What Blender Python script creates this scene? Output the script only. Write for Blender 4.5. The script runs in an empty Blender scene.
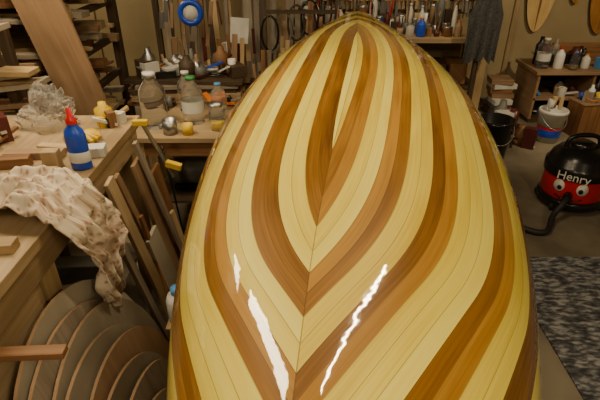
import bpy, bmesh, math, random
from mathutils import Vector, Matrix, Euler, noise
random.seed(7)
scene = bpy.context.scene

# ------------------------------------------------------------------ materials
def nt(name):
    m = bpy.data.materials.new(name); m.use_nodes = True
    t = m.node_tree; b = t.nodes["Principled BSDF"]
    return m, t, b
def N(t, typ, **kw):
    n = t.nodes.new(typ)
    for k, v in kw.items(): setattr(n, k, v)
    return n
def ramp(t, stops, interp='LINEAR'):
    r = N(t, "ShaderNodeValToRGB")
    e = r.color_ramp.elements; r.color_ramp.interpolation = interp
    e[0].position, e[0].color = stops[0][0], (*stops[0][1], 1)
    e[1].position, e[1].color = stops[-1][0], (*stops[-1][1], 1)
    for p, c in stops[1:-1]:
        x = e.new(p); x.color = (*c, 1)
    return r
def mottled(name, c1, c2, scale=6, rough=.7, metallic=0, bump=0.0, detail=4, coord="Object"):
    m, t, b = nt(name)
    tc = N(t, "ShaderNodeTexCoord"); no = N(t, "ShaderNodeTexNoise")
    no.inputs["Scale"].default_value = scale; no.inputs["Detail"].default_value = detail
    t.links.new(tc.outputs[coord], no.inputs["Vector"])
    r = ramp(t, [(.35, c1), (.65, c2)])
    t.links.new(no.outputs["Fac"], r.inputs["Fac"]); t.links.new(r.outputs["Color"], b.inputs["Base Color"])
    b.inputs["Roughness"].default_value = rough; b.inputs["Metallic"].default_value = metallic
    if bump:
        bp = N(t, "ShaderNodeBump"); bp.inputs["Strength"].default_value = bump; bp.inputs["Distance"].default_value = .01
        t.links.new(no.outputs["Fac"], bp.inputs["Height"]); t.links.new(bp.outputs["Normal"], b.inputs["Normal"])
    return m
def wood(name, c1, c2, rough=.6, gs=(2.5, 45)):
    m, t, b = nt(name)
    uv = N(t, "ShaderNodeUVMap"); uv.uv_map = "UVMap"
    mp = N(t, "ShaderNodeMapping"); mp.inputs["Scale"].default_value = (gs[0], gs[1], 1)
    no = N(t, "ShaderNodeTexNoise"); no.inputs["Scale"].default_value = 1; no.inputs["Detail"].default_value = 5
    no.inputs["Distortion"].default_value = .6
    t.links.new(uv.outputs[0], mp.inputs[0]); t.links.new(mp.outputs[0], no.inputs["Vector"])
    r = ramp(t, [(.3, c1), (.7, c2)])
    no2 = N(t, "ShaderNodeTexNoise"); no2.inputs["Scale"].default_value = 1.7; no2.inputs["Detail"].default_value = 3
    t.links.new(uv.outputs[0], no2.inputs["Vector"])
    r2 = ramp(t, [(.35, (.62, .59, .54)), (.6, (1, 1, 1))]); t.links.new(no2.outputs["Fac"], r2.inputs["Fac"])
    mx = N(t, "ShaderNodeMix", data_type='RGBA', blend_type='MULTIPLY'); mx.inputs[0].default_value = 1
    t.links.new(no.outputs["Fac"], r.inputs["Fac"]); t.links.new(r.outputs["Color"], mx.inputs[6]); t.links.new(r2.outputs[0], mx.inputs[7])
    t.links.new(mx.outputs[2], b.inputs["Base Color"])
    b.inputs["Roughness"].default_value = rough
    return m
def clear(name, col=(.95, .97, .97), rough=.05, tr=.95):
    m, t, b = nt(name)
    b.inputs["Base Color"].default_value = (*col, 1); b.inputs["Roughness"].default_value = rough
    b.inputs["Transmission Weight"].default_value = tr; b.inputs["IOR"].default_value = 1.12
    return m
def plain(name, c, rough=.5, metallic=0):
    c2 = tuple(x*.82 for x in c)
    return mottled(name, c, c2, 9, rough, metallic)

M = {}
M['pine'] = wood("pine_wood", (.44, .30, .14), (.60, .44, .24))
M['ply'] = wood("plywood", (.36, .25, .13), (.48, .35, .20))
M['tan'] = wood("tan_plank", (.30, .18, .10), (.40, .26, .15), gs=(2, 30))
M['cedar'] = wood("cedar_wood", (.19, .085, .03), (.34, .17, .07))
M['dark'] = wood("dark_wood", (.05, .03, .017), (.10, .063, .035))
M['grey'] = wood("weathered_wood", (.25, .20, .15), (.38, .32, .25))
M['mdf'] = wood("mdf_board", (.31, .27, .20), (.43, .38, .30), gs=(3, 6))
M['concrete'] = mottled("concrete_floor", (.14, .115, .08), (.30, .255, .18), 2.2, .85, bump=.3, detail=8)
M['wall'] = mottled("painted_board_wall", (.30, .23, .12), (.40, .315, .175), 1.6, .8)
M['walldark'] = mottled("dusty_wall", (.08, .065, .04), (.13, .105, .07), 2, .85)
M['ceil'] = mottled("ceiling_board", (.09, .07, .04), (.14, .11, .06), 1.5, .9)
M['black'] = plain("black_plastic", (.012, .012, .013), .25)
M['blackm'] = plain("black_rubber", (.02, .02, .02), .6)
M['red'] = plain("red_plastic", (.60, .012, .012), .3)
M['dkred'] = plain("dark_red_plastic", (.10, .02, .018), .35)
M['white'] = plain("white_plastic", (.80, .80, .76), .4)
M['paper'] = plain("paper", (.66, .65, .60), .8)
M['blue'] = plain("blue_plastic", (.02, .08, .60), .3)
M['ltblue'] = plain("light_blue_plastic", (.10, .35, .75), .4)
M['yellow'] = plain("yellow_plastic", (.75, .50, .03), .45)
M['orange'] = plain("orange_plastic", (.75, .20, .02), .4)
M['green'] = plain("green_plastic", (.04, .28, .08), .4)
M['steel'] = plain("steel", (.42, .42, .41), .35, .9)
M['olive'] = plain("grey_paint", (.16, .16, .145), .5)
M['clear'] = clear("clear_plastic")
M['milky'] = clear("hazy_plastic", (.88, .93, .90), .18, .9)
M['bag'] = clear("polythene", (.93, .93, .92), .15, .85)
M['glue'] = plain("amber_liquid", (.35, .26, .12), .2)
M['jacket'] = mottled("grey_fabric", (.04, .04, .042), (.085, .083, .08), 60, .95)

def carpet_mat():
    m, t, b = nt("mottled_carpet")
    tc = N(t, "ShaderNodeTexCoord"); mp = N(t, "ShaderNodeMapping"); mp.inputs["Scale"].default_value = (22, 52, 30)
    mp.inputs["Rotation"].default_value = (0, 0, .3)
    no = N(t, "ShaderNodeTexNoise"); no.inputs["Scale"].default_value = 1; no.inputs["Detail"].default_value = 6
    t.links.new(tc.outputs["Object"], mp.inputs[0]); t.links.new(mp.outputs[0], no.inputs["Vector"])
    r = ramp(t, [(.35, (.035, .036, .042)), (.5, (.11, .11, .12)), (.65, (.33, .33, .33))])
    t.links.new(no.outputs["Fac"], r.inputs["Fac"]); t.links.new(r.outputs[0], b.inputs["Base Color"])
    bp = N(t, "ShaderNodeBump"); bp.inputs["Strength"].default_value = .7; bp.inputs["Distance"].default_value = .01
    t.links.new(no.outputs["Fac"], bp.inputs["Height"]); t.links.new(bp.outputs[0], b.inputs["Normal"])
    b.inputs["Roughness"].default_value = .95
    return m
M['carpet'] = carpet_mat()
def rag_mat():
    m, t, b = nt("stained_cotton")
    uv = N(t, "ShaderNodeUVMap"); uv.uv_map = "UVMap"
    v = N(t, "ShaderNodeTexVoronoi"); v.inputs["Scale"].default_value = 55
    no = N(t, "ShaderNodeTexNoise"); no.inputs["Scale"].default_value = 14; no.inputs["Detail"].default_value = 9
    t.links.new(uv.outputs[0], v.inputs["Vector"]); t.links.new(uv.outputs[0], no.inputs["Vector"])
    r1 = ramp(t, [(.05, (.33, .18, .14)), (.30, (.50, .37, .28)), (.45, (.68, .59, .46))])
    t.links.new(v.outputs["Distance"], r1.inputs["Fac"])
    r2 = ramp(t, [(.36, (.42, .30, .23)), (.56, (1, 1, 1))])
    t.links.new(no.outputs["Fac"], r2.inputs["Fac"])
    mx = N(t, "ShaderNodeMix", data_type='RGBA', blend_type='MULTIPLY'); mx.inputs[0].default_value = .85
    t.links.new(r1.outputs[0], mx.inputs[6]); t.links.new(r2.outputs[0], mx.inputs[7])
    t.links.new(mx.outputs[2], b.inputs["Base Color"]); b.inputs["Roughness"].default_value = .95
    return m
M['rag'] = rag_mat()

SW = .0325
LAY = [0, 0, 0, 0, 1, 1,
       0, 0, 1, 1, 0, 0, 1, 1, 0, 0, 0, 1, 1, 0, 0, 1, 1, 0, 0, 0, 1, 1, 0, 0, 1, 1]
def hull_mat():
    m, t, b = nt("varnished_cedar_strips")
    L = t.links
    ag = N(t, "ShaderNodeAttribute", attribute_name="girth")
    ah = N(t, "ShaderNodeAttribute", attribute_name="hfun")
    ay = N(t, "ShaderNodeAttribute", attribute_name="along")
    def mt(op, a, bb=None, cc=None):
        n = N(t, "ShaderNodeMath", operation=op)
        for i, s in enumerate((a, bb, cc)):
            if s is None: continue
            if isinstance(s, (int, float)): n.inputs[i].default_value = s
            else: L.new(s, n.inputs[i])
        return n.outputs[0]
    ab = mt('ABSOLUTE', ag.outputs["Fac"])
    phi = mt('SUBTRACT', ab, ah.outputs["Fac"])
    s = mt('ADD', mt('DIVIDE', phi, SW), 6.0)
    si = mt('FLOOR', s); sf = mt('FRACT', s)
    pos = mt('DIVIDE', mt('ADD', si, .5), 32.0)
    stops = []; prev = None
    for i, v in enumerate(LAY):
        if v != prev: stops.append((i/32.0, (v, v, v))); prev = v
    rb = ramp(t, stops, 'CONSTANT'); L.new(pos, rb.inputs["Fac"])
    odd = rb.outputs[0]
    side = mt('SIGN', ag.outputs["Fac"])
    sid = mt('ADD', mt('MULTIPLY', side, 100.0), si)
    wn = N(t, "ShaderNodeTexWhiteNoise", noise_dimensions='1D'); L.new(sid, wn.inputs["W"])
    cv = N(t, "ShaderNodeCombineXYZ")
    L.new(mt('MULTIPLY', phi, 170.0), cv.inputs[0]); L.new(mt('MULTIPLY', ay.outputs["Fac"], 4.0), cv.inputs[1]); L.new(sid, cv.inputs[2])
    no = N(t, "ShaderNodeTexNoise"); no.inputs["Scale"].default_value = 1; no.inputs["Detail"].default_value = 4; no.inputs["Distortion"].default_value = .5
    L.new(cv.outputs[0], no.inputs["Vector"])
    cv2 = N(t, "ShaderNodeCombineXYZ")
    L.new(mt('MULTIPLY', phi, 25.0), cv2.inputs[0]); L.new(mt('MULTIPLY', ay.outputs["Fac"], 2.2), cv2.inputs[1]); L.new(sid, cv2.inputs[2])
    no2 = N(t, "ShaderNodeTexNoise"); no2.inputs["Scale"].default_value = 1; no2.inputs["Detail"].default_value = 2
    L.new(cv2.outputs[0], no2.inputs["Vector"])
    f = mt('ADD', mt('MULTIPLY', no.outputs["Fac"], .40), mt('ADD', mt('MULTIPLY', no2.outputs["Fac"], .50), mt('MULTIPLY', mt('SUBTRACT', wn.outputs["Value"], .5), .38)))
    rl = ramp(t, [(.15, (.64, .45, .040)), (.42, (.82, .66, .092)), (.7, (.90, .79, .18))])
    rd = ramp(t, [(.15, (.12, .043, .004)), (.42, (.30, .132, .012)), (.7, (.50, .255, .032))])
    L.new(f, rl.inputs["Fac"]); L.new(f, rd.inputs["Fac"])
    mx = N(t, "ShaderNodeMix", data_type='RGBA'); L.new(odd, mx.inputs[0]); L.new(rl.outputs[0], mx.inputs[6]); L.new(rd.outputs[0], mx.inputs[7])
    e1 = mt('LESS_THAN', sf, .045)
    e2 = mt('LESS_THAN', ab, .0010)
    e = mt('MAXIMUM', mt('MULTIPLY', e1, .55), mt('MULTIPLY', e2, .6))
    mx2 = N(t, "ShaderNodeMix", data_type='RGBA'); L.new(e, mx2.inputs[0]); L.new(mx.outputs[2], mx2.inputs[6]); mx2.inputs[7].default_value = (.09, .04, .01, 1)
    L.new(mx2.outputs[2], b.inputs["Base Color"])
    b.inputs["Roughness"].default_value = .45
    b.inputs["Specular IOR Level"].default_value = .25
    b.inputs["Coat Weight"].default_value = 1.0; b.inputs["Coat Roughness"].default_value = .035; b.inputs["Coat IOR"].default_value = 1.5
    tc = N(t, "ShaderNodeTexCoord"); nb = N(t, "ShaderNodeTexNoise"); nb.inputs["Scale"].default_value = 9; nb.inputs["Detail"].default_value = 3
    L.new(tc.outputs["Object"], nb.inputs["Vector"])
    bp = N(t, "ShaderNodeBump"); bp.inputs["Strength"].default_value = .09; bp.inputs["Distance"].default_value = .01
    L.new(nb.outputs["Fac"], bp.inputs["Height"]); L.new(bp.outputs[0], b.inputs["Coat Normal"])
    return m

# ------------------------------------------------------------------ mesh builder
class B:
    def __init__(s):
        s.bm = bmesh.new(); s.uv = s.bm.loops.layers.uv.new("UVMap"); s.mats = []
    def mi(s, m):
        if m not in s.mats: s.mats.append(m)
        return s.mats.index(m)
    def face(s, vs, mat, smooth=False, uvs=None):
        try: f = s.bm.faces.new(vs)
        except ValueError: return None
        f.material_index = s.mi(mat); f.smooth = smooth
        if uvs:
            for l, u in zip(f.loops, uvs): l[s.uv].uv = u
        else:
            for l in f.loops: l[s.uv].uv = (l.vert.co.x+l.vert.co.y, l.vert.co.z)
        return f
    def boxm(s, size, mtx, mat, taper=1.0):
        hx, hy, hz = [a/2 for a in size]
        ax = sorted(range(3), key=lambda i: -size[i])
        o = (random.random()*20, random.random()*20)
        loc = [Vector((x*hx, y*hy*(taper if x > 0 else 1), z*hz)) for x in (-1, 1) for y in (-1, 1) for z in (-1, 1)]
        vs = [s.bm.verts.new(mtx @ v) for v in loc]
        for idx in ((0, 1, 3, 2), (4, 6, 7, 5), (0, 4, 5, 1), (2, 3, 7, 6), (0, 2, 6, 4), (1, 5, 7, 3)):
            s.face([vs[i] for i in idx], mat, False, [(o[0]+loc[i][ax[0]], o[1]+loc[i][ax[1]]+loc[i][ax[2]]) for i in idx])
    def box(s, c, size, mat, rot=(0, 0, 0)):
        s.boxm(size, Matrix.Translation(c) @ Euler([math.radians(a) for a in rot]).to_matrix().to_4x4(), M[mat])
    def bar(s, p0, p1, w, t, mat, up=(0, 0, 1), taper=1.0):
        p0, p1 = Vector(p0), Vector(p1); X = (p1-p0); ln = X.length; X.normalize()
        Z = Vector(up); Z = (Z-X*Z.dot(X))
        if Z.length < 1e-4: Z = Vector((1, 0, 0)); Z = Z-X*Z.dot(X)
        Z.normalize(); Y = Z.cross(X)
        R = Matrix((X, Y, Z)).transposed().to_4x4()
        s.boxm((ln, w, t), Matrix.Translation((p0+p1)/2) @ R, M[mat], taper)
    def lathe(s, prof, base, mat, seg=24, mtx=None, sx=1, sy=1, smooth=True):
        mtx = Matrix.Translation(base) @ (mtx or Matrix())
        rings = []
        for r, z in prof:
            if r < 1e-5: rings.append([s.bm.verts.new(mtx @ Vector((0, 0, z)))])
            else: rings.append([s.bm.verts.new(mtx @ Vector((r*sx*math.cos(2*math.pi*i/seg), r*sy*math.sin(2*math.pi*i/seg), z))) for i in range(seg)])
        for a, b2 in zip(rings, rings[1:]):
            for i in range(seg):
                j = (i+1) % seg
                if len(a) == 1 and len(b2) == 1: continue
                if len(a) == 1: s.face([a[0], b2[i], b2[j]][::-1], M[mat], smooth)
                elif len(b2) == 1: s.face([a[i], a[j], b2[0]], M[mat], smooth)
                else: s.face([a[i], a[j], b2[j], b2[i]], M[mat], smooth)
    def tube(s, pts, r, mat, seg=10, sub=6, closed=False):
        P = [Vector(p) for p in pts]; out = []
        if sub > 1 and len(P) > 2:
            n = len(P)
            for i in range(n-1):
                p0, p1, p2, p3 = P[max(i-1, 0)], P[i], P[i+1], P[min(i+2, n-1)]
                for k in range(sub):
                    u = k/sub
                    out.append(.5*((2*p1)+(p2-p0)*u+(2*p0-5*p1+4*p2-p3)*u*u+(3*p1-p0-3*p2+p3)*u**3))
            out.append(P[-1])
        else: out = P
        rings = []; nrm = None
        for i, p in enumerate(out):
            d = (out[min(i+1, len(out)-1)]-out[max(i-1, 0)]).normalized()
            if nrm is None:
                nrm = d.orthogonal().normalized()
            nrm = (nrm-d*nrm.dot(d)).normalized(); bi = d.cross(nrm)
            rr = r(i/(len(out)-1)) if callable(r) else r
            rings.append([s.bm.verts.new(p+rr*(nrm*math.cos(2*math.pi*k/seg)+bi*math.sin(2*math.pi*k/seg))) for k in range(seg)])
        for a, b2 in zip(rings, rings[1:]):
            for i in range(seg):
                j = (i+1) % seg; s.face([a[i], a[j], b2[j], b2[i]], M[mat], True)
        s.face(rings[0][::-1], M[mat]); s.face(rings[-1], M[mat])
    def prism(s, pts, th, mtx, mat, edge=None):
        a = [s.bm.verts.new(mtx @ Vector((x, y, -th/2))) for x, y in pts]
        b2 = [s.bm.verts.new(mtx @ Vector((x, y, th/2))) for x, y in pts]
        n = len(pts); o = random.random()*9
        uv = [(y+o, x+o) for x, y in pts]
        s.face(a[::-1], M[mat], False, uv[::-1]); s.face(b2, M[mat], False, uv)
        for i in range(n):
            j = (i+1) % n; s.face([a[i], a[j], b2[j], b2[i]], M[edge or mat], False)
    def build(s, name, bevel=0.0, loc=None):
        me = bpy.data.meshes.new(name)
        bmesh.ops.recalc_face_normals(s.bm, faces=s.bm.faces)
        c = Vector(loc) if loc else Vector((0, 0, 0))
        if not loc:
            co = [v.co for v in s.bm.verts]
            c = Vector(((min(v.x for v in co)+max(v.x for v in co))/2, (min(v.y for v in co)+max(v.y for v in co))/2, min(v.z for v in co)))
        for v in s.bm.verts: v.co -= c
        s.bm.to_mesh(me); s.bm.free()
        for m in s.mats: me.materials.append(m)
        o = bpy.data.objects.new(name, me); o.location = c
        scene.collection.objects.link(o)
        if bevel:
            md = o.modifiers.new("bevel", 'BEVEL'); md.width = bevel; md.segments = 2; md.limit_method = 'ANGLE'; md.angle_limit = math.radians(50)
        return o
def Rm(x=0, y=0, z=0): return Euler((math.radians(x), math.radians(y), math.radians(z))).to_matrix().to_4x4()
U = random.uniform
CC = ['white', 'orange', 'blue', 'dkred', 'green', 'steel', 'yellow', 'paper', 'olive', 'black', 'cedar', 'olive', 'tan', 'dark', 'grey', 'pine', 'black', 'white']
def clutter(name, x0, x1, y0, y1, z, n, s=1.0, tall=1.0, cols=None, b=None):
    """a heap of small workshop odds and ends resting on the surface z"""
    own = b is None
    b = b or B(); cols = cols or CC
    for k in range(n):
        x, y = U(x0, x1), U(y0, y1); m = random.choice(cols); q = random.random()
        a = U(.02, .05)*s
        if q < .3:
            h = U(.03, .10)*s*tall; b.box((x, y, z+h/2), (a*U(1.4, 3), a*U(1.4, 2.5), h), m, (0, 0, U(-50, 50)))
        elif q < .5:
            h = U(.06, .16)*s*tall; b.lathe([(0, 0), (a, 0), (a, h*.7), (a*.5, h*.82), (a*.4, h), (0, h)], (x, y, z), m, 14)
        elif q < .65:
            h = U(.05, .1)*s*tall; b.lathe([(0, 0), (a*.9, 0), (a, h), (a*.9, h), (a*.8, h*.5), (0, h*.5)], (x, y, z), m, 16)
        elif q < .85:
            an = U(0, 6.28); L_ = U(.10, .24)*s
            x2 = min(max(x+L_*math.cos(an), x0-.02), x1+.02); y2 = min(max(y+L_*math.sin(an), y0-.02), y1+.02)
            if abs(x2-x)+abs(y2-y) < .03: x2 += .05
            b.bar((x, y, z+.012), (x2, y2, z+U(.012, .09)*tall), U(.012, .04), .012, m)
        else:
            pts = [(x+.05*s*math.sin(t*1.05), y+.04*s*math.cos(t*1.05), z+.012+.004*t) for t in range(8)]
            b.tube(pts, .006, random.choice(['black', 'orange', 'olive', 'paper']), 6, 3)
    return b.build(name) if own else None

# ------------------------------------------------------------------ room
def slab(name, c, size, mat):
    b = B(); b.box(c, size, mat); return b.build(name)
slab("floor", (.35, 1.5, -.05), (6.6, 8.0, .1), 'concrete')
slab("wall_back", (.35, 5.45, 1.4), (6.6, .1, 2.8), 'wall')
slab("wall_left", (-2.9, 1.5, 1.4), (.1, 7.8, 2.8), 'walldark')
slab("wall_right", (3.6, 1.5, 1.4), (.1, 7.8, 2.8), 'wall')
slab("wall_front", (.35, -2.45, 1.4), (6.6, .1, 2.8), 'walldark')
slab("ceiling", (.35, 1.5, 2.85), (6.6, 8.0, .1), 'ceil')
b = B()
for x in (-2.2, -1.0, 2.28, 3.45): b.box((x, 5.385, 1.4), (.05, .03, 2.8), 'ply')
b.build("trim_1")
b = B(); b.box((2.35, 1.15, .006), (2.3, 2.36, .012), 'carpet'); b.build("carpet", .003)

# ------------------------------------------------------------------ hull
CY = 1.95; HL = 2.05
HB = Vector((.232, CY, 0)); HR = math.radians(-6)
def sst(a, b_, x):
    t = max(0, min(1, (x-a)/(b_-a))); return t*t*(3-2*t)
def halfbeam(u):
    e = .95 if u > 0 else .77
    return .555*max(0.0, 1-u*u)**e
def zkeel(u): return 1.25-.06*u*u-.28*max(0, abs(u)-.8)**2/.04*.5
def zgun(u): return .90-.05*u*u
NY, NT = 220, 72
bm = bmesh.new(); rows = []; dat = []
P_ = 2.35
def hraw(x): return .09-.025*x*x-.0300*x**6
XC = 1.26; HC = hraw(XC); SC = .050*XC+.180*XC**5
for i in range(NY+1):
    a = -math.pi/2+math.pi*i/NY
    u = math.sin(a)*.9995
    yl = u*HL; Bh = halfbeam(u)+.004; zk, zg = zkeel(u), zgun(u)
    pts = []
    for j in range(NT+1):
        th = math.pi*(1-j/NT)
        c, sn = math.cos(th), math.sin(th)
        x = Bh*math.copysign(abs(c)**(2/P_), c); z = zg+(zk-zg)*abs(sn)**(2/P_)
        pts.append(Vector((x, yl, z)))
    acc = [0]
    for p, q in zip(pts, pts[1:]): acc.append(acc[-1]+(q-p).length)
    mid = acc[NT//2]; Y = yl+CY
    s_ = -.08*(1-sst(.6, 2.4, Y)); xx = abs(yl+.05)
    h = hraw(xx) if xx < XC else HC-SC*(xx-XC)
    h += .004*math.sin(Y*3.1+1)*(1 if xx < 1.5 else .4)
    row = []
    for j, p in enumerate(pts):
        row.append(bm.verts.new(p)); dat.append((acc[j]-mid-s_, h, yl))
    rows.append(row)
for i in range(NY):
    for j in range(NT):
        f = bm.faces.new([rows[i][j], rows[i][j+1], rows[i+1][j+1], rows[i+1][j]]); f.smooth = True
bmesh.ops.recalc_face_normals(bm, faces=bm.faces)
me = bpy.data.meshes.new("hull_shell"); bm.to_mesh(me); bm.free()
for k, nm in enumerate(("girth", "hfun", "along")):
    at = me.attributes.new(nm, 'FLOAT', 'POINT'); at.data.foreach_set("value", [d[k] for d in dat])
me.materials.append(hull_mat())
canoe = bpy.data.objects.new("strip_built_canoe", me); scene.collection.objects.link(canoe)
canoe.location = HB; canoe.rotation_euler = (0, 0, HR)
sd = canoe.modifiers.new("thick", 'SOLIDIFY'); sd.thickness = .008; sd.offset = -1
HM = Matrix.Translation(HB) @ Matrix.Rotation(HR, 4, 'Z')
b = B()
for sg in (-1, 1):
    pts = []
    for i in range(41):
        u = -.97+1.94*i/40; pts.append((sg*(halfbeam(u)-.012), u*HL, zgun(u)+.006))
    b.tube(pts, .014, 'pine', 8, 1)
g = b.build("gunwales", loc=(0, 0, 0)); g.parent = canoe
for yy in (-1.0, 1.05):
    b = B(); u = yy/HL; w = halfbeam(u)+.005
    zt = zgun(u)-.014
    T = HM @ Matrix.Translation((0, yy, 0))
    def bx(c, s): b.boxm(s, T @ Matrix.Translation(c), M['pine'])
    bx((0, 0, zt-.045), (2*w, .07, .07))
    for sx in (-1, 1):
        bx((sx*.22, 0, (zt-.08)/2), (.07, .07, zt-.08))
        bx((sx*.22, 0, .035), (.09, .55, .07))
    bx((0, 0, .3), (.4, .04, .07))
    b.build("canoe_trestle", .004)

# ------------------------------------------------------------------ left bench
b = B()
b.box((-1.22, 1.17, .93), (.9, 2.06, .04), 'ply')
b.box((-.80, 1.17, .86), (.03, 1.98, .10), 'ply')
b.box((-1.62, 1.17, .86), (.03, 1.98, .10), 'pine')
for x in (-.83, -1.60):
    for y in (.25, 1.2, 2.1): b.box((x, y, .455), (.08, .08, .91), 'pine')
b.box((-1.22, 1.17, .25), (.76, 1.9, .025), 'mdf')
b.box((-.81, .72, .5), (.018, .86, .62), 'ply')
b.build("workbench", .003)
b = B()
for k in range(6):
    b.box((-1.3+U(-.15, .25), 1.3+k*.13, .2632+.05+.0), (U(.2, .4), .09, .10), random.choice(['dark', 'grey', 'olive', 'cedar']), (0, 0, U(-8, 8)))
b.build("shelf_offcuts", .002)

def arch(w, h, band, n=28):
    o = [(w*math.cos(math.pi*i/n), h*math.sin(math.pi*i/n)**.85) for i in range(n+1)]
    inn = [((w-band)*math.cos(math.pi*i/n), (h-band)*math.sin(math.pi*i/n)**.85) for i in range(n, -1, -1)]
    return o+inn
for k, (w, h, yc) in enumerate([(.50, .75, 1.07), (.48, .70, 1.03), (.47, .65, 1.08), (.44, .60, 1.01), (.43, .53, 1.06), (.39, .47, 1.00), (.36, .39, 1.04), (.31, .32, .98)]):
    b = B()
    mt_ = Matrix.Translation((-.63+k*.024, yc, .012)) @ Rm(0, -10, 0) @ Matrix(((0, 0, 1, 0), (1, 0, 0, 0), (0, 1, 0, 0), (0, 0, 0, 1)))
    b.prism(arch(w, h, .16), .011, mt_, ['mdf', 'grey', 'mdf', 'mdf', 'tan', 'mdf', 'grey', 'mdf'][k], 'tan')
    b.build("hull_mould")
b = B()
for (y, dx, w, top, m, dy) in [(1.62, .0, .04, .80, 'grey', -.10), (1.70, .03, .03, .66, 'cedar', .05), (1.72, .01, .07, .90, 'ply', -.10), (1.80, .04, .13, .55, 'mdf', -.02), (1.86, .0, .04, .88, 'tan', -.16), (1.96, .0, .10, .84, 'tan', -.04), (2.04, .05, .03, .93, 'grey', -.12), (2.10, .0, .14, .72, 'cedar', -.02), (2.0, .07, .05, .5, 'pine', .05)]:
    b.bar((-.60+dx, y, .005), (-.735+dx*.5+(.9-top)*.14, y+dy, top), w, .018, m, (1, 0, 0))
b.build("timber_offcuts", .002)
b = B(); b.box((-.44, 1.60, .14), (.22, .26, .28), 'ply'); b.box((-.44, 1.60, .285), (.24, .28, .01), 'pine'); b.build("wooden_box", .004)
b = B()
b.lathe([(0, 0), (.045, 0), (.05, .01), (.05, .10), (.04, .125), (.02, .135), (.02, .15), (0, .15)], (-.51, 1.53, .2902), 'white')
b.lathe([(0, .13), (.025, .13), (.025, .16), (0, .165)], (-.51, 1.53, .2902), 'ltblue')
b.build("plastic_jug")

def revb(name, base, parts, **kw):
    b = B()
    for prof, mat in parts: b.lathe(prof, base, mat, **kw)
    return b.build(name)
ZB = .9502
revb("glue_bottle", (-.82, 1.63, ZB), [
    ([(0, 0), (.036, 0), (.039, .006), (.039, .03)], 'blue'),
    ([(.039, .03), (.0398, .031), (.0398, .07), (.039, .071)], 'white'),
    ([(.039, .071), (.039, .13), (.034, .15), (.018, .168), (.018, .178)], 'blue'),
    ([(.020, .176), (.020, .195), (.012, .20), (.008, .235), (0, .237)], 'red')], sx=1.0, sy=.75)
# rag
NX, NYY = 90, 56
b = B(); gv = []
for i in range(NX+1):
    r = []
    for j in range(NYY+1):
        s_ = i/NX*.68; v = j/NYY
        y = 1.20+.29*v+.06*noise.noise(Vector((s_*5, 3, 1)))
        f = noise.noise(Vector((s_*9, v*4, 2.3)))*.6+noise.noise(Vector((s_*22, v*12, 5)))*.4
        cr = 1-2*abs(noise.noise(Vector((s_*12+3, v*5, 8))))
        if s_ < .30:
            x = -1.06+s_; z = .957+.07*max(0, f+.45)+.035*max(0, cr)
        elif s_ < .36:
            a = (s_-.30)/.06*math.pi/2; x = -.76+.03*math.sin(a)+.006; z = .957+.03*max(0, f+.5)+.02*max(0, cr)-.03*(1-math.cos(a))
        else:
            q = s_-.36; x = -.722+.05*abs(f)+(.022+.022*math.sin(v*21+q*6+f))*min(1, q*8)+.01+.02*max(0, cr); z = .93-q*(1.0+.25*math.sin(v*5))
            y += .06*q+(.5-v)*.34*q
        r.append(b.bm.verts.new((x, y, z)))
    gv.append(r)
for i in range(NX):
    for j in range(NYY):
        b.face([gv[i][j], gv[i+1][j], gv[i+1][j+1], gv[i][j+1]], M['rag'], True,
               [(a/NX*.7, c/NYY*.4) for a, c in ((i, j), (i+1, j), (i+1, j+1), (i, j+1))])
o = b.build("rag"); sm = o.modifiers.new("s", 'SOLIDIFY'); sm.thickness = .003; sm.offset = 1

def block(name, c, s, m, rz=0):
    b = B(); b.box(c, s, m, (0, 0, rz)); return b.build(name, .003)
block("timber_block", (-.97, 1.57, ZB+.012), (.16, .045, .024), 'pine', 3)
block("timber_block", (-.93, 1.635, ZB+.035), (.06, .045, .07), 'ply', 5)
block("timber_block", (-1.08, 1.64, ZB+.02), (.12, .05, .04), 'cedar', 12)
block("timber_block", (-.88, 1.10, ZB+.015), (.16, .05, .03), 'pine', 5)
block("timber_block", (-1.05, 1.06, ZB+.02), (.14, .07, .04), 'ply', -12)
block("timber_block", (-.90, 1.01, ZB+.03), (.10, .06, .06), 'tan', -6)
block("timber_block", (-.86, .92, ZB+.01), (.18, .05, .02), 'cedar', 5)
block("timber_block", (-.82, .80, ZB+.02), (.08, .06, .04), 'pine', 30)
block("timber_block", (-1.04, 1.72, ZB+.015), (.22, .05, .03), 'tan', 5)
block("timber_block", (-.99, 1.79, ZB+.012), (.14, .04, .024), 'pine', -8)
b = B(); b.bar((-.785, .86, .80), (-.60, .87, .80), .035, .02, 'cedar'); b.build("timber_peg", .002)
b = B()
for k in range(5):
    a = math.radians(-30+k*22); c = Vector((-.93, 1.88, ZB+.018))
    b.tube([c, c+Vector((math.cos(a)*.05, math.sin(a)*.05, .012)), c+Vector((math.cos(a)*.085, math.sin(a)*.085, -.004))], .011, 'yellow', 8, 4)
b.lathe([(0, 0), (.04, .0), (.045, .02), (.03, .04), (0, .042)], (-.95, 1.88, ZB), 'yellow', 14)
b.build("work_glove")
b = B(); b.box((-.82, 1.74, ZB+.02), (.10, .06, .04), 'paper', (0, 0, 10)); b.build("paper_pad", .003)
b = B()
b.bar((-.715, 2.06, .96), (-.60, 2.04, .70), .022, .012, 'steel'); b.bar((-.76, 2.06, .966), (-.69, 2.06, .966), .026, .026, 'yellow')
b.bar((-.63, 2.045, .77), (-.56, 2.04, .75), .03, .03, 'yellow'); b.build("bar_clamp", .003)
random.seed(41)
clutter("bench_odds_and_ends", -1.58, -1.24, 1.2, 1.95, ZB, 48, 1.15, 1.1, ['pine', 'tan', 'cedar', 'ply', 'white', 'steel', 'paper', 'olive', 'black', 'yellow', 'grey', 'dkred', 'pine', 'mdf'])
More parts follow.
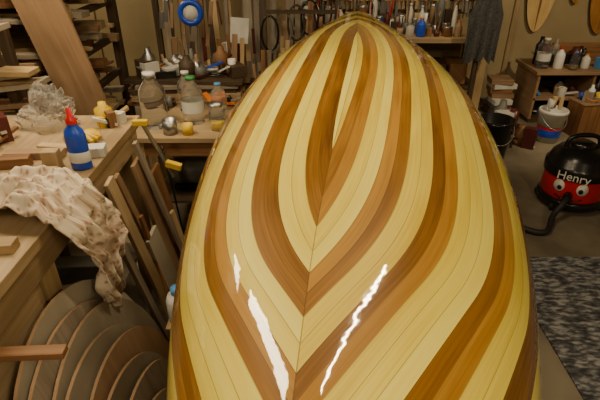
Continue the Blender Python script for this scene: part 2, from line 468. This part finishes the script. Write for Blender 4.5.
clutter("bench_hand_tools", -.90, -.82, 2.04, 2.13, ZB, 8, .8, 1.0, ['steel', 'pine', 'tan', 'black', 'paper', 'cedar', 'yellow'])

b = B(); ga = []
n1, n2 = 48, 28
for i in range(n1):
    r = []
    for j in range(n2+1):
        a = 2*math.pi*i/n1; p = math.pi*j/n2*.5
        q = Vector((math.cos(a)*math.cos(p), math.sin(a)*math.cos(p), math.sin(p)))
        rr = 1+.55*noise.noise(q*2.2+Vector((5, 1, 2)))+.3*(1-2*abs(noise.noise(q*5)))
        r.append(b.bm.verts.new((-1.13+.10*rr*q.x, 2.06+.07*rr*q.y, ZB+.002+.13*rr*q.z)))
    ga.append(r)
for i in range(n1):
    for j in range(n2):
        k = (i+1) % n1; b.face([ga[i][j], ga[k][j], ga[k][j+1], ga[i][j+1]], M['bag'], False)
b.build("plastic_bag")

# ------------------------------------------------------------------ small table with bottles
b = B()
b.box((-.62, 2.74, .72), (.62, .62, .03), 'ply')
for x in (-.89, -.35):
    for y in (2.47, 3.01): b.box((x, y, .353), (.05, .05, .705), 'pine')
b.box((-.62, 2.46, .66), (.50, .02, .08), 'cedar'); b.box((-.62, 3.02, .66), (.50, .02, .08), 'cedar')
b.box((-.62, 2.74, .3), (.5, .5, .02), 'dark')
b.lathe([(0, -.12), (.08, -.12), (.085, -.1), (.085, .1), (.05, .13), (0, .13)], (-.66, 2.70, .41), 'olive', 20, Rm(0, 90))
b.box((-.66, 2.70, .325), (.24, .16, .03), 'black'); b.lathe([(0, 0), (.06, 0), (.06, .02), (0, .02)], (-.50, 2.70, .41), 'steel', 20, Rm(0, 90))
b.build("side_table", .003)
ZT = .7352
def jug(name, x, y, z, h, r, body, cap, fill=None, label=None):
    b = B()
    b.lathe([(0, 0), (r*.94, 0), (r, .01), (r, h*.62), (r*.9, h*.72), (r*.42, h*.86), (r*.36, h*.95)], (x, y, z), body)
    b.lathe([(0, h*.93), (r*.45, h*.93), (r*.45, h), (0, h)], (x, y, z), cap)
    if fill: b.lathe([(0, .005), (r*.9, .006), (r*.93, h*.3), (0, h*.3)], (x, y, z), fill)
    if label: b.lathe([(r*1.01, h*.25), (r*1.01, h*.5)], (x, y, z), label)
    return b.build(name)
jug("plastic_bottle", -.83, 2.62, ZT, .31, .075, 'clear', 'white')
jug("plastic_bottle", -.62, 2.68, ZT, .27, .062, 'clear', 'green', None, 'paper')
jug("plastic_bottle", -.46, 2.56, ZT, .15, .042, 'clear', 'white', 'yellow')
jug("plastic_bottle", -.70, 2.90, ZT, .24, .055, 'clear', 'white')
jug("plastic_bottle", -.50, 2.86, ZT, .18, .045, 'milky', 'ltblue')
revb("glass_jar", (-.50, 2.72, ZT), [([(0, 0), (.04, 0), (.042, .01), (.042, .09)], 'clear'), ([(.044, .085), (.044, .10), (0, .102)], 'steel')])
revb("tin_can", (-.72, 2.50, ZT), [([(0, 0), (.04, 0), (.04, .08), (.037, .08), (.037, .06), (0, .06)], 'steel')])
revb("tin_can", (-.62, 2.49, ZT), [([(0, 0), (.03, 0), (.03, .06), (.027, .06), (.027, .04), (0, .04)], 'yellow')])
random.seed(5)
clutter("table_hand_tools", -.86, -.82, 2.82, 3.02, ZT, 6, .7, 1.0, ['steel', 'cedar', 'black', 'paper', 'dkred', 'olive'])
clutter("small_fixings", -.60, -.38, 2.97, 3.02, ZT, 8, .6, .8)
revb("scrap_bucket", (-.44, 2.22, 0), [([(0, .01), (.08, .01), (.09, 0), (.11, .28), (.12, .285), (.12, .30), (.105, .30), (.08, .03), (0, .03)], 'olive')])
b = B()
b.tube([(-.75, 2.40, .70), (-.72, 2.36, .55), (-.70, 2.36, .3), (-.68, 2.34, .08), (-.7, 2.28, .012), (-.85, 2.26, .012)], .006, 'black', 8)
b.build("power_cable")

# ------------------------------------------------------------------ lumber behind left
b = B()
random.seed(3)
z = .62
for x in (-1.1, -.5): b.box((x, 3.5, .31), (.07, .44, .62), 'pine')
for k in range(6):
    for q in range(3):
        t = .028; L_ = U(.70, .86)
        b.box((-.80+U(-.03, .03), 3.36+q*.14+U(-.01, .01), z+t/2), (L_, .12, t), random.choice(['pine', 'grey', 'tan', 'cedar', 'ply', 'dark']), (0, 0, U(-3, 3)))
    z += .030
b.build("timber_stack", .002)
random.seed(8)
clutter("mixed_tools", -1.1, -.45, 3.34, 3.66, z+.002, 44, 1.2, 1.1, ['white', 'dkred', 'steel', 'paper', 'olive', 'black', 'cedar', 'tan', 'dark', 'grey', 'pine', 'paper', 'blue', 'tan', 'ply', 'pine'])
b = B()
for x, y in ((-1.40, 2.75), (-1.40, 3.8), (-2.62, 2.75), (-2.62, 3.8)): b.box((x, y, 1.1), (.06, .07, 2.2), 'dark')
for k, z in enumerate([.25, .50, .75, 1.0, 1.25, 1.5, 1.75]):
    for x in (-1.42, -2.60): b.box((x, 3.27, z), (.04, 1.1, .04), 'dark')
    for lay in range(2):
        for q in range(9):
            t = random.choice([.018, .025, .035, .05]); w = U(.04, .11)
            y = 2.70+q*.12
            b.box((-2.02+U(-.04, .06), y, z+.022+t/2+lay*.07), (U(1.10, 1.34), w, t), random.choice(['pine', 'ply', 'grey', 'tan', 'pine', 'mdf', 'cedar']), (0, U(-3.5, 3.5), U(-5, 5)))
b.build("timber_rack", .002)
b = B()
for k in range(16):
    z0 = .25+k*.064
    b.bar((-2.25, 2.42-.008*k, z0), (-1.28+U(-.12, .06), 2.43-.008*k+U(-.02, .02), z0+U(-.02, .13)), U(.05, .13), .025, random.choice(['pine', 'ply', 'mdf', 'tan', 'mdf']))
for x in (-2.2, -1.5): b.bar((x, 2.52, 0), (x-.0, 2.52, 1.30), .05, .04, 'dark', (0, 1, 0))
b.bar((-1.24, 2.36, 0), (-1.62, 2.36, 1.9), .045, .045, 'dark')
b.build("offcut_rack", .002)
b = B(); b.bar((-1.02, 2.60, .1), (-1.50, 2.58, 2.2), .24, .03, 'tan', (0, 1, .1)); b.build("wide_plank", .003)

b = B(); random.seed(11)
for k in range(28):
    x = -1.2+k*.047; w = U(.03, .075); y0 = 4.35+U(-.1, .1)
    b.bar((x+U(-.05, .05), y0, .01), (x+U(-.08, .10), 4.60, U(1.2, 2.2)), w, .022, random.choice(['grey', 'cedar', 'tan', 'tan', 'grey', 'dark', 'pine']), (0, 1, 0))
b.build("standing_planks", .002)
b = B(); b.bar((-1.30, 4.68, 1.9), (-.12, 4.68, 1.9), .05, .05, 'dark')
for x in (-1.32, -.14): b.bar((x, 4.68, 0), (x, 4.68, 2.0), .05, .05, 'dark')
b.build("plank_rail")
b = B()
b.lathe([(.06, -.02), (.10, -.02), (.10, .02), (.06, .02), (.06, -.02)], (-.87, 4.06, 1.13), 'blue', 32, Rm(90))
b.lathe([(0, -.015), (.06, -.015), (.06, .015), (0, .015)], (-.87, 4.06, 1.13), 'paper', 24, Rm(90))
b.bar((-.87, 4.08, 1.13), (-.87, 4.15, 1.13), .02, .02, 'steel')
b.build("grinding_wheel")
b = B()
b.box((-.50, 4.13, .98), (.15, .006, .20), 'paper', (-8, 5, 0)); b.box((-.62, 4.12, .83), (.09, .006, .12), 'paper', (-20, -12, 0)); b.build("paper_notes")
b = B()
for k in range(5):
    x = -.25+k*.11; pts = []
    for a in range(13):
        an = 2*math.pi*a/12; pts.append((x+.07*math.sin(an), 4.16+.012*k, .95+.04*k-.14*math.cos(an)))
    b.tube(pts, .009, ['black', 'olive', 'dark', 'black', 'dkred'][k], 8, 3)
b.bar((-.28, 4.17, 1.12), (.30, 4.17, 1.12), .03, .03, 'dark'); b.bar((.0, 4.17, 1.12), (.0, 4.40, 1.12), .03, .03, 'dark')
b.build("cable_coils")
random.seed(77)
b = B()
for k in range(17):
    x = -1.15+k*.047; z0 = U(.75, 1.2)
    b.bar((x, 4.23, z0), (x+U(-.03, .03), 4.22, z0-U(.1, .22)), U(.012, .04), .012, random.choice(['steel', 'black', 'cedar', 'dkred', 'olive', 'pine', 'tan']), (0, 1, 0))
b.build("hanging_tools", .001)
random.seed(31)
b = B()
for k in range(3):
    x = -.95+k*.36
    for sy in (-1, 1): b.box((x, 3.97+sy*.09, .18), (.30, .015, .34), 'dark')
    for sx in (-1, 1): b.box((x+sx*.15, 3.97, .18), (.015, .18, .34), 'cedar')
    b.box((x, 3.97, .02), (.30, .18, .02), 'dark')
    for q in range(20):
        px = x+U(-.11, .11); py = 3.97+U(-.07, .03)
        b.bar((px, py, .035), (px+U(-.07, .07), py+U(-.03, .02), U(.45, 1.0)), U(.02, .05), U(.01, .02), random.choice(['pine', 'tan', 'cedar', 'grey', 'dark', 'ply']), (0, 1, 0))
b.build("scrap_crates", .001)

# ------------------------------------------------------------------ back bench with tools
b = B()
b.box((.88, 5.0, .78), (1.94, .6, .045), 'ply')
for x in (-.02, .95, 1.78):
    for y in (4.76, 5.24): b.box((x, y, .379), (.08, .08, .757), 'pine')
b.box((.88, 5.0, .3), (1.84, .5, .025), 'dark')
for k in range(8): b.box((.13+k*.21, 5.0, .3127+.11), (.17, .3, .2+U(-.02, .02)), random.choice(['dark', 'olive', 'cedar', 'dkred', 'paper']), (0, 0, U(-5, 5)))
b.build("back_workbench", .003)
ZK = .8027
b = B()
T = Rm(90)
b.lathe([(0, -.005), (.11, -.005), (.11, .005), (0, .005)], (.05, 4.83, ZK+.13), 'steel', 30, T)
b.lathe([(0, -.03), (.10, -.03), (.115, -.02), (.115, .0), (.09, .01)], (.05, 4.86, ZK+.15), 'white', 24, T)
b.lathe([(0, -.07), (.05, -.07), (.06, -.06), (.06, .06), (0, .06)], (.05, 4.96, ZK+.15), 'orange', 20, T)
b.tube([(-.02, 4.92, ZK+.2), (.02, 4.92, ZK+.30), (.12, 4.92, ZK+.30), (.18, 4.92, ZK+.2)], .018, 'white', 10)
b.box((.07, 4.89, ZK+.012), (.22, .2, .008), 'steel')
b.build("circular_saw")
random.seed(21)
cols = ['white', 'orange', 'blue', 'dkred', 'white', 'steel', 'tan', 'paper', 'olive', 'black', 'cedar', 'olive', 'paper', 'pine']
kk = 0
for yy, hs, x0 in ((4.80, .8, .27), (4.93, 1.3, .27), (5.07, 1.8, .10)):
    x = x0
    while x < 1.50:
        r = U(.022, .05); h = U(.10, .20)*hs
        y = yy+U(-.015, .015)
        if kk % 4 == 0:
            revb("paint_tin", (x+r, y, ZK), [([(0, 0), (r, 0), (r, h*.7)], random.choice(cols)), ([(r*1.04, h*.68), (r*1.04, h*.74), (r*.9, h*.75), (0, h*.74)], 'steel')], seg=16)
        elif kk % 4 == 1:
            jug("varnish_bottle", x+r, y, ZK, h*1.2, r, random.choice(cols), random.choice(cols))
        elif kk % 4 == 2:
            b = B(); b.box((x+r, y, ZK+h*.3), (r*1.8, .06, h*.6), random.choice(['cedar', 'dark', 'pine', 'olive'])); b.build("sanding_block", .004)
        else:
            b = B(); b.lathe([(0, 0), (r*.7, 0), (r*.8, h*.5), (r*.72, h*.5), (r*.6, .01), (0, .01)], (x+r, y, ZK), random.choice(cols), 14)
            for q in range(6): b.bar((x+r+U(-.3, .3)*r, y+U(-.3, .3)*r, ZK+.012), (x+r+U(-.6, .6)*r, y+U(-.4, .4)*r, ZK+h*U(.9, 1.6)), .009, .006, random.choice(['cedar', 'pine', 'red', 'steel', 'black']))
            b.build("brush_pot")
        x += 2*r+U(.008, .02); kk += 1
b = B()
b.box((.9, 5.31, 1.02), (2.1, .03, .09), 'pine'); b.box((.9, 5.31, 1.45), (2.1, .03, .07), 'pine')
for k in range(50):
    x = -.1+k*.041+U(-.01, .01); L_ = U(.10, .28)
    b.bar((x, 5.28, 1.14), (x+U(-.01, .01), 5.275, 1.06), .026, .022, random.choice(['cedar', 'red', 'yellow', 'pine', 'black', 'black', 'cedar']), (0, 1, 0))
    b.bar((x, 5.275, 1.06), (x+U(-.01, .01), 5.272, 1.06-L_*.8), U(.008, .035), .008, random.choice(['steel', 'olive', 'black', 'steel', 'dark']), (0, 1, 0))
for k in range(16):
    x = -.05+k*.125; b.bar((x, 5.26, 1.5), (x+.01, 5.255, 1.25), U(.02, .07), .02, random.choice(['steel', 'cedar', 'black', 'olive']), (0, 1, 0))
b.build("hand_tool_rack")
b = B()
w, zt, zb = .17, 1.30, .66
n = 24; gr = []
for i in range(n+1):
    r = []
    for j in range(17):
        v = j/16; uu = i/n*2-1
        ww = w*(.4+.6*min(1, v*3))*(1-.15*v)
        r.append(b.bm.verts.new((1.68+uu*ww, 4.58-.07*math.cos(uu*1.5)-.025*math.sin(uu*11+v*2)*(.3+v), zt-(zt-zb)*v-.06*abs(uu)*min(1, v*4)+.02*math.sin(uu*9)*v)))
    gr.append(r)
for i in range(n):
    for j in range(16): b.face([gr[i][j], gr[i][j+1], gr[i+1][j+1], gr[i+1][j]], M['jacket'], True)
b.bar((1.68, 4.56, 1.28), (1.68, 4.64, 1.28), .03, .03, 'steel')
b.bar((1.68, 4.64, 0), (1.68, 4.64, 1.5), .04, .05, 'dark', (0, 1, 0))
b.box((1.68, 4.58, .01), (.26, .1, .02), 'dark')
b.build("hanging_jacket")

def surf(name, x, zb, L_, w, mat, rz=0):
    b = B(); n = 40; pts = []
    for i in range(n):
        a = 2*math.pi*i/n; c, s_ = math.cos(a), math.sin(a)
        pts.append((w/2*math.copysign(abs(s_)**1.15, s_), L_/2*c))
    b.prism(pts, .03, Matrix.Translation((x, 5.36, zb+L_/2)) @ Rm(90) @ Rm(0, 0, rz), mat, 'dark')
    b.prism([(p[0]*.08, p[1]*.985) for p in pts], .034, Matrix.Translation((x, 5.36, zb+L_/2)) @ Rm(90) @ Rm(0, 0, rz), 'cedar')
    return b.build(name)
M['boardlt'] = wood("light_varnished_wood", (.70, .46, .18), (.84, .62, .30), .25)
M['boarddk'] = wood("brown_varnished_wood", (.42, .18, .04), (.58, .29, .09), .25)
surf("wooden_bodyboard", 2.50, .74, .95, .30, 'boardlt')
surf("wooden_bodyboard", 2.86, 1.02, .8, .22, 'boarddk')
surf("wooden_bodyboard", 3.18, .72, 1.0, .34, 'boarddk')

# ------------------------------------------------------------------ right rear: open shelf unit
random.seed(91)
b = B()
b.box((2.85, 4.85, .50), (1.16, .54, .03), 'tan'); b.box((2.85, 4.85, .24), (1.1, .5, .02), 'tan'); b.box((2.85, 4.85, .02), (1.1, .5, .04), 'dark')
for x in (2.31, 2.85, 3.39): b.box((x, 4.85, .26), (.025, .5, .455), 'tan')
b.box((2.85, 5.09, .26), (1.1, .012, .455), 'dark')
for zz in (.04, .25):
    for x0, x1 in ((2.37, 2.79), (2.91, 3.33)):
        clutter("", x0, x1, 4.66, 4.95, zz, 12, 1.0, 1.0, ['dark', 'paper', 'tan', 'cedar', 'olive', 'white', 'ltblue', 'black', 'dkred', 'pine'], b)
b.build("shelf_unit", .002)
ZC = .5152
b = B(); b.box((3.06, 4.72, ZC+.05), (.30, .16, .10), 'ltblue', (0, 0, 12)); b.box((3.06, 4.72, ZC+.103), (.2, .1, .006), 'paper', (0, 0, 12)); b.build("cardboard_box", .004)
b = B(); b.box((2.95, 5.02, ZC+.09), (.75, .04, .18), 'cedar', (0, 0, 0)); b.build("timber_offcut", .003)
jug("plastic_bottle", 2.38, 4.76, ZC, .28, .065, 'clear', 'white', None, 'paper')
jug("plastic_bottle", 2.52, 4.72, ZC, .20, .045, 'white', 'red')
jug("plastic_bottle", 2.65, 4.68, ZC, .17, .04, 'clear', 'ltblue', 'glue')
jug("plastic_bottle", 2.78, 4.72, ZC, .14, .04, 'paper', 'orange')
random.seed(19)
clutter("workshop_supplies", 2.35, 2.85, 4.85, 4.93, ZC, 18, 1.2, 1.5)
def bucket(name, x, y, r, h, mat, band=None):
    b = B()
    b.lathe([(0, .012), (r*.78, .012), (r*.8, 0), (r*.97, h*.9), (r*1.05, h*.91), (r*1.05, h*.97), (r, h), (r*.94, h), (r*.78, .03), (0, .03)], (x, y, 0), mat, 30)
    if band:
        for z0, z1, m in band:
            rr = lambda q: r*(.80+.17*q/.9)+.002
            b.lathe([(rr(z0), z0*h), (rr(z1), z1*h)], (x, y, 0), m, 30)
    b.tube([(x-r*1.03, y, h*.92), (x-r*.7, y-r*.85, h*.62), (x, y-r*1.2, h*.5), (x+r*.7, y-r*.85, h*.62), (x+r*1.03, y, h*.92)], .004, 'steel', 6)
    return b.build(name)
bucket("paint_bucket", 2.29, 4.15, .12, .30, 'white', [(.18, .42, 'blue'), (.42, .50, 'red')])
clutter("bucket_contents_tools", 2.24, 2.34, 4.11, 4.19, .305, 4, .8, 1.5, ['cedar', 'pine', 'steel', 'paper'])
bucket("builders_bucket", 1.64, 3.80, .15, .34, 'black')
b = B(); b.box((2.68, 4.3, .16), (.26, .22, .32), 'cedar', (0, 0, 10)); b.box((2.68, 4.3, .325), (.28, .24, .01), 'tan', (0, 0, 10)); b.build("plywood_box", .004)
clutter("box_of_tools", 2.60, 2.76, 4.24, 4.36, .331, 9, 1.0, 1.2)
random.seed(12)
b = B()
for k in range(14):
    b.box((2.85+U(-.18, .3), 3.86+U(-.25, .15), .015+.031*(k % 4)), (U(.12, .3), U(.04, .09), .03), random.choice(['pine', 'tan', 'dark', 'cedar', 'olive']), (0, 0, U(-60, 60)))
b.build("scrap_pile", .002)
b = B()
for k in range(7):
    b.box((2.07+U(-.03, .03), 4.85+U(-.06, .06), .055+.05*k), (U(.18, .24), U(.15, .25), .05), random.choice(['dark', 'cedar', 'olive', 'paper', 'tan']), (0, 0, U(-6, 6)))
b.box((2.07, 4.85, .015), (.24, .3, .03), 'dark')
b.build("stacked_boxes", .003)
random.seed(57)
clutter("floor_oddments", 1.93, 2.06, 3.95, 4.5, .0, 14, 1.5, 1.5, ['paper', 'black', 'olive', 'cedar', 'dkred', 'tan', 'dark'])

# ------------------------------------------------------------------ vacuum cleaner
hv = bpy.data.objects.new("vacuum_cleaner", None); hv.location = (1.93, 3.00, 0); hv.scale = (1.06, 1.06, 1.14); scene.collection.objects.link(hv)
def kid(b_, name, bevel=0):
    o = b_.build(name, bevel, loc=(0, 0, 0)); o.parent = hv; return o
b = B(); b.lathe([(0, .03), (.19, .03), (.205, .04), (.205, .075), (.195, .085), (0, .085)], (0, 0, 0), 'black', 40)
for a in (35, 145, 215, 325):
    b.lathe([(0, -.015), (.028, -.015), (.03, 0), (.028, .015), (0, .015)], (.185*math.cos(math.radians(a)), .185*math.sin(math.radians(a)), .031), 'blackm', 16, Rm(90, 0, 0))
kid(b, "base")
b = B(); b.lathe([(.185, .085), (.193, .10), (.190, .21), (.186, .225)], (0, 0, 0), 'red', 40); kid(b, "drum")
b = B(); b.lathe([(.186, .223), (.203, .228), (.203, .285), (.193, .295), (.175, .335), (.14, .37), (.08, .385), (0, .39)], (0, 0, 0), 'black', 40)
b.lathe([(.07, .375), (.075, .40), (.05, .41), (0, .411)], (0, .02, 0), 'black', 24)
b.tube([(-.11, .02, .36), (-.09, .02, .43), (0, .02, .45), (.09, .02, .43), (.11, .02, .36)], .014, 'black', 10); kid(b, "motor_head")
FD = -34
FA = Matrix.Rotation(math.radians(FD), 4, 'Z')
def onf(x, z, r):
    a = math.asin(x/r); return FA @ Vector((r*math.sin(a), -r*math.cos(a), z))
b = B()
for sx in (-1, 1):
    R = Matrix.Translation(onf(sx*.068, .178, .191)) @ FA @ Rm(0, 0, math.degrees(math.asin(sx*.068/.193))) @ Rm(90)
    b.lathe([(0, .006), (.032, .005), (.035, -.004)], (0, 0, 0), 'white', 20, R, sy=1.1)
    R2 = Matrix.Translation(onf(sx*.060, .170, .193)) @ FA @ Rm(0, 0, math.degrees(math.asin(sx*.060/.193))) @ Rm(90)
    b.lathe([(0, .009), (.014, .008), (.015, .002)], (0, 0, 0), 'black', 16, R2)
b.tube([onf(-.08+.16*i/10, .118-.020*math.sin(math.pi*i/10), .1955) for i in range(11)], .004, 'black', 8, 1)
kid(b, "face")
b = B()
p = onf(0, .130, .19); dirn = (FA @ Vector((0, -1, 0)))
b.tube([p, p+dirn*.05], .027, 'black', 16, 1)
b.tube([p+dirn*.04, p+dirn*.09+Vector((-.01, 0, -.01)), p+dirn*.14+Vector((-.05, -.0, -.07)), p+Vector((-.22, -.24, -.109)), p+Vector((-.34, -.20, -.109)), p+Vector((-.42, -.04, -.109))], .018, 'blackm', 12, 10)
kid(b, "hose")
tx = bpy.data.curves.new("lbl", 'FONT'); tx.body = "Henry"; tx.size = .075; tx.extrude = .001; tx.align_x = 'CENTER'; tx.align_y = 'CENTER'
tx.materials.append(M['white'])
to = bpy.data.objects.new("name_label", tx); scene.collection.objects.link(to); to.parent = hv
to.matrix_local = Matrix.Translation(onf(0, .257, .212)) @ FA @ Rm(90)

# ------------------------------------------------------------------ lights
LC = (1, .80, .50)
def tube_or_fill(x, y, L_, pw, z=2.6, col=LC, w=.05, rz=0):  # builds the ceiling tubes and also the added fill behind the camera
    R_ = Matrix.Rotation(math.radians(rz), 4, 'Z')
    b = B(); b.boxm((.12, L_, .05), Matrix.Translation((x, y, z+.06)) @ R_, M['white'])
    for s_ in (-.4, .4):
        p = R_ @ Vector((0, s_*L_, 0)); b.bar((x+p.x, y+p.y, z+.08), (x+p.x, y+p.y, 2.8), .015, .015, 'steel')
    b.build("fluorescent_or_fill_fixture")
    l = bpy.data.lights.new("tube", 'AREA'); l.shape = 'RECTANGLE'; l.size = w; l.size_y = L_; l.energy = pw; l.color = col
    o = bpy.data.objects.new("tube_or_fill_light", l); o.location = (x, y, z); o.rotation_euler = (0, 0, math.radians(rz)); scene.collection.objects.link(o)
def fill_spot(loc, aim, pw, deg):  # added fill light with an invented lamp head, out of view
    loc = Vector(loc); d = (Vector(aim)-loc).normalized(); q = d.to_track_quat('-Z', 'Y')
    b = B(); R_ = Matrix.Translation(loc) @ q.to_matrix().to_4x4()
    b.lathe([(.06, 0), (.05, .08), (.02, .12), (0, .12)], (0, 0, 0), 'white', 20, R_)
    b.bar(loc-d*.1, (loc.x, loc.y, 2.8), .015, .015, 'steel'); b.build("fill_spot_head")
    l = bpy.data.lights.new("spot", 'SPOT'); l.energy = pw; l.color = LC; l.spot_size = math.radians(deg); l.spot_blend = .6; l.shadow_soft_size = .05
    o = bpy.data.objects.new("fill_spot_light", l); o.location = loc; o.rotation_euler = q.to_euler(); scene.collection.objects.link(o)
tube_or_fill(-1.33, 2.12, 1.65, 46, rz=41, w=.17)
tube_or_fill(-2.58, 3.85, .85, 40, rz=20, w=.50)
tube_or_fill(.28, 1.78, 1.2, 20, rz=-45, w=.022)
tube_or_fill(1.3, -.9, 1.2, 40)  # added fill behind the camera, evens the light on hull and vacuum
tube_or_fill(-.7, -.9, 1.2, 32)  # second added fill behind the camera, left side
fill_spot((2.7, 2.7, 2.5), (2.75, 4.9, .6), 125, 80)  # added to brighten the right rear corner, aimed away from the hull
fill_spot((.9, 4.3, 2.5), (.9, 5.2, .8), 42, 80)  # added to brighten the back bench and its wall
w = bpy.data.worlds.new("W"); scene.world = w; w.use_nodes = True
w.node_tree.nodes["Background"].inputs[0].default_value = (1, .9, .72, 1); w.node_tree.nodes["Background"].inputs[1].default_value = .1

# ------------------------------------------------------------------ camera
cd = bpy.data.cameras.new("cam"); cd.lens = 28.8; cd.sensor_width = 36; cd.clip_start = .02
cam = bpy.data.objects.new("camera", cd); cam.location = (0, 0, 1.75); cam.rotation_euler = (math.radians(60), 0, 0)
scene.collection.objects.link(cam); scene.camera = cam
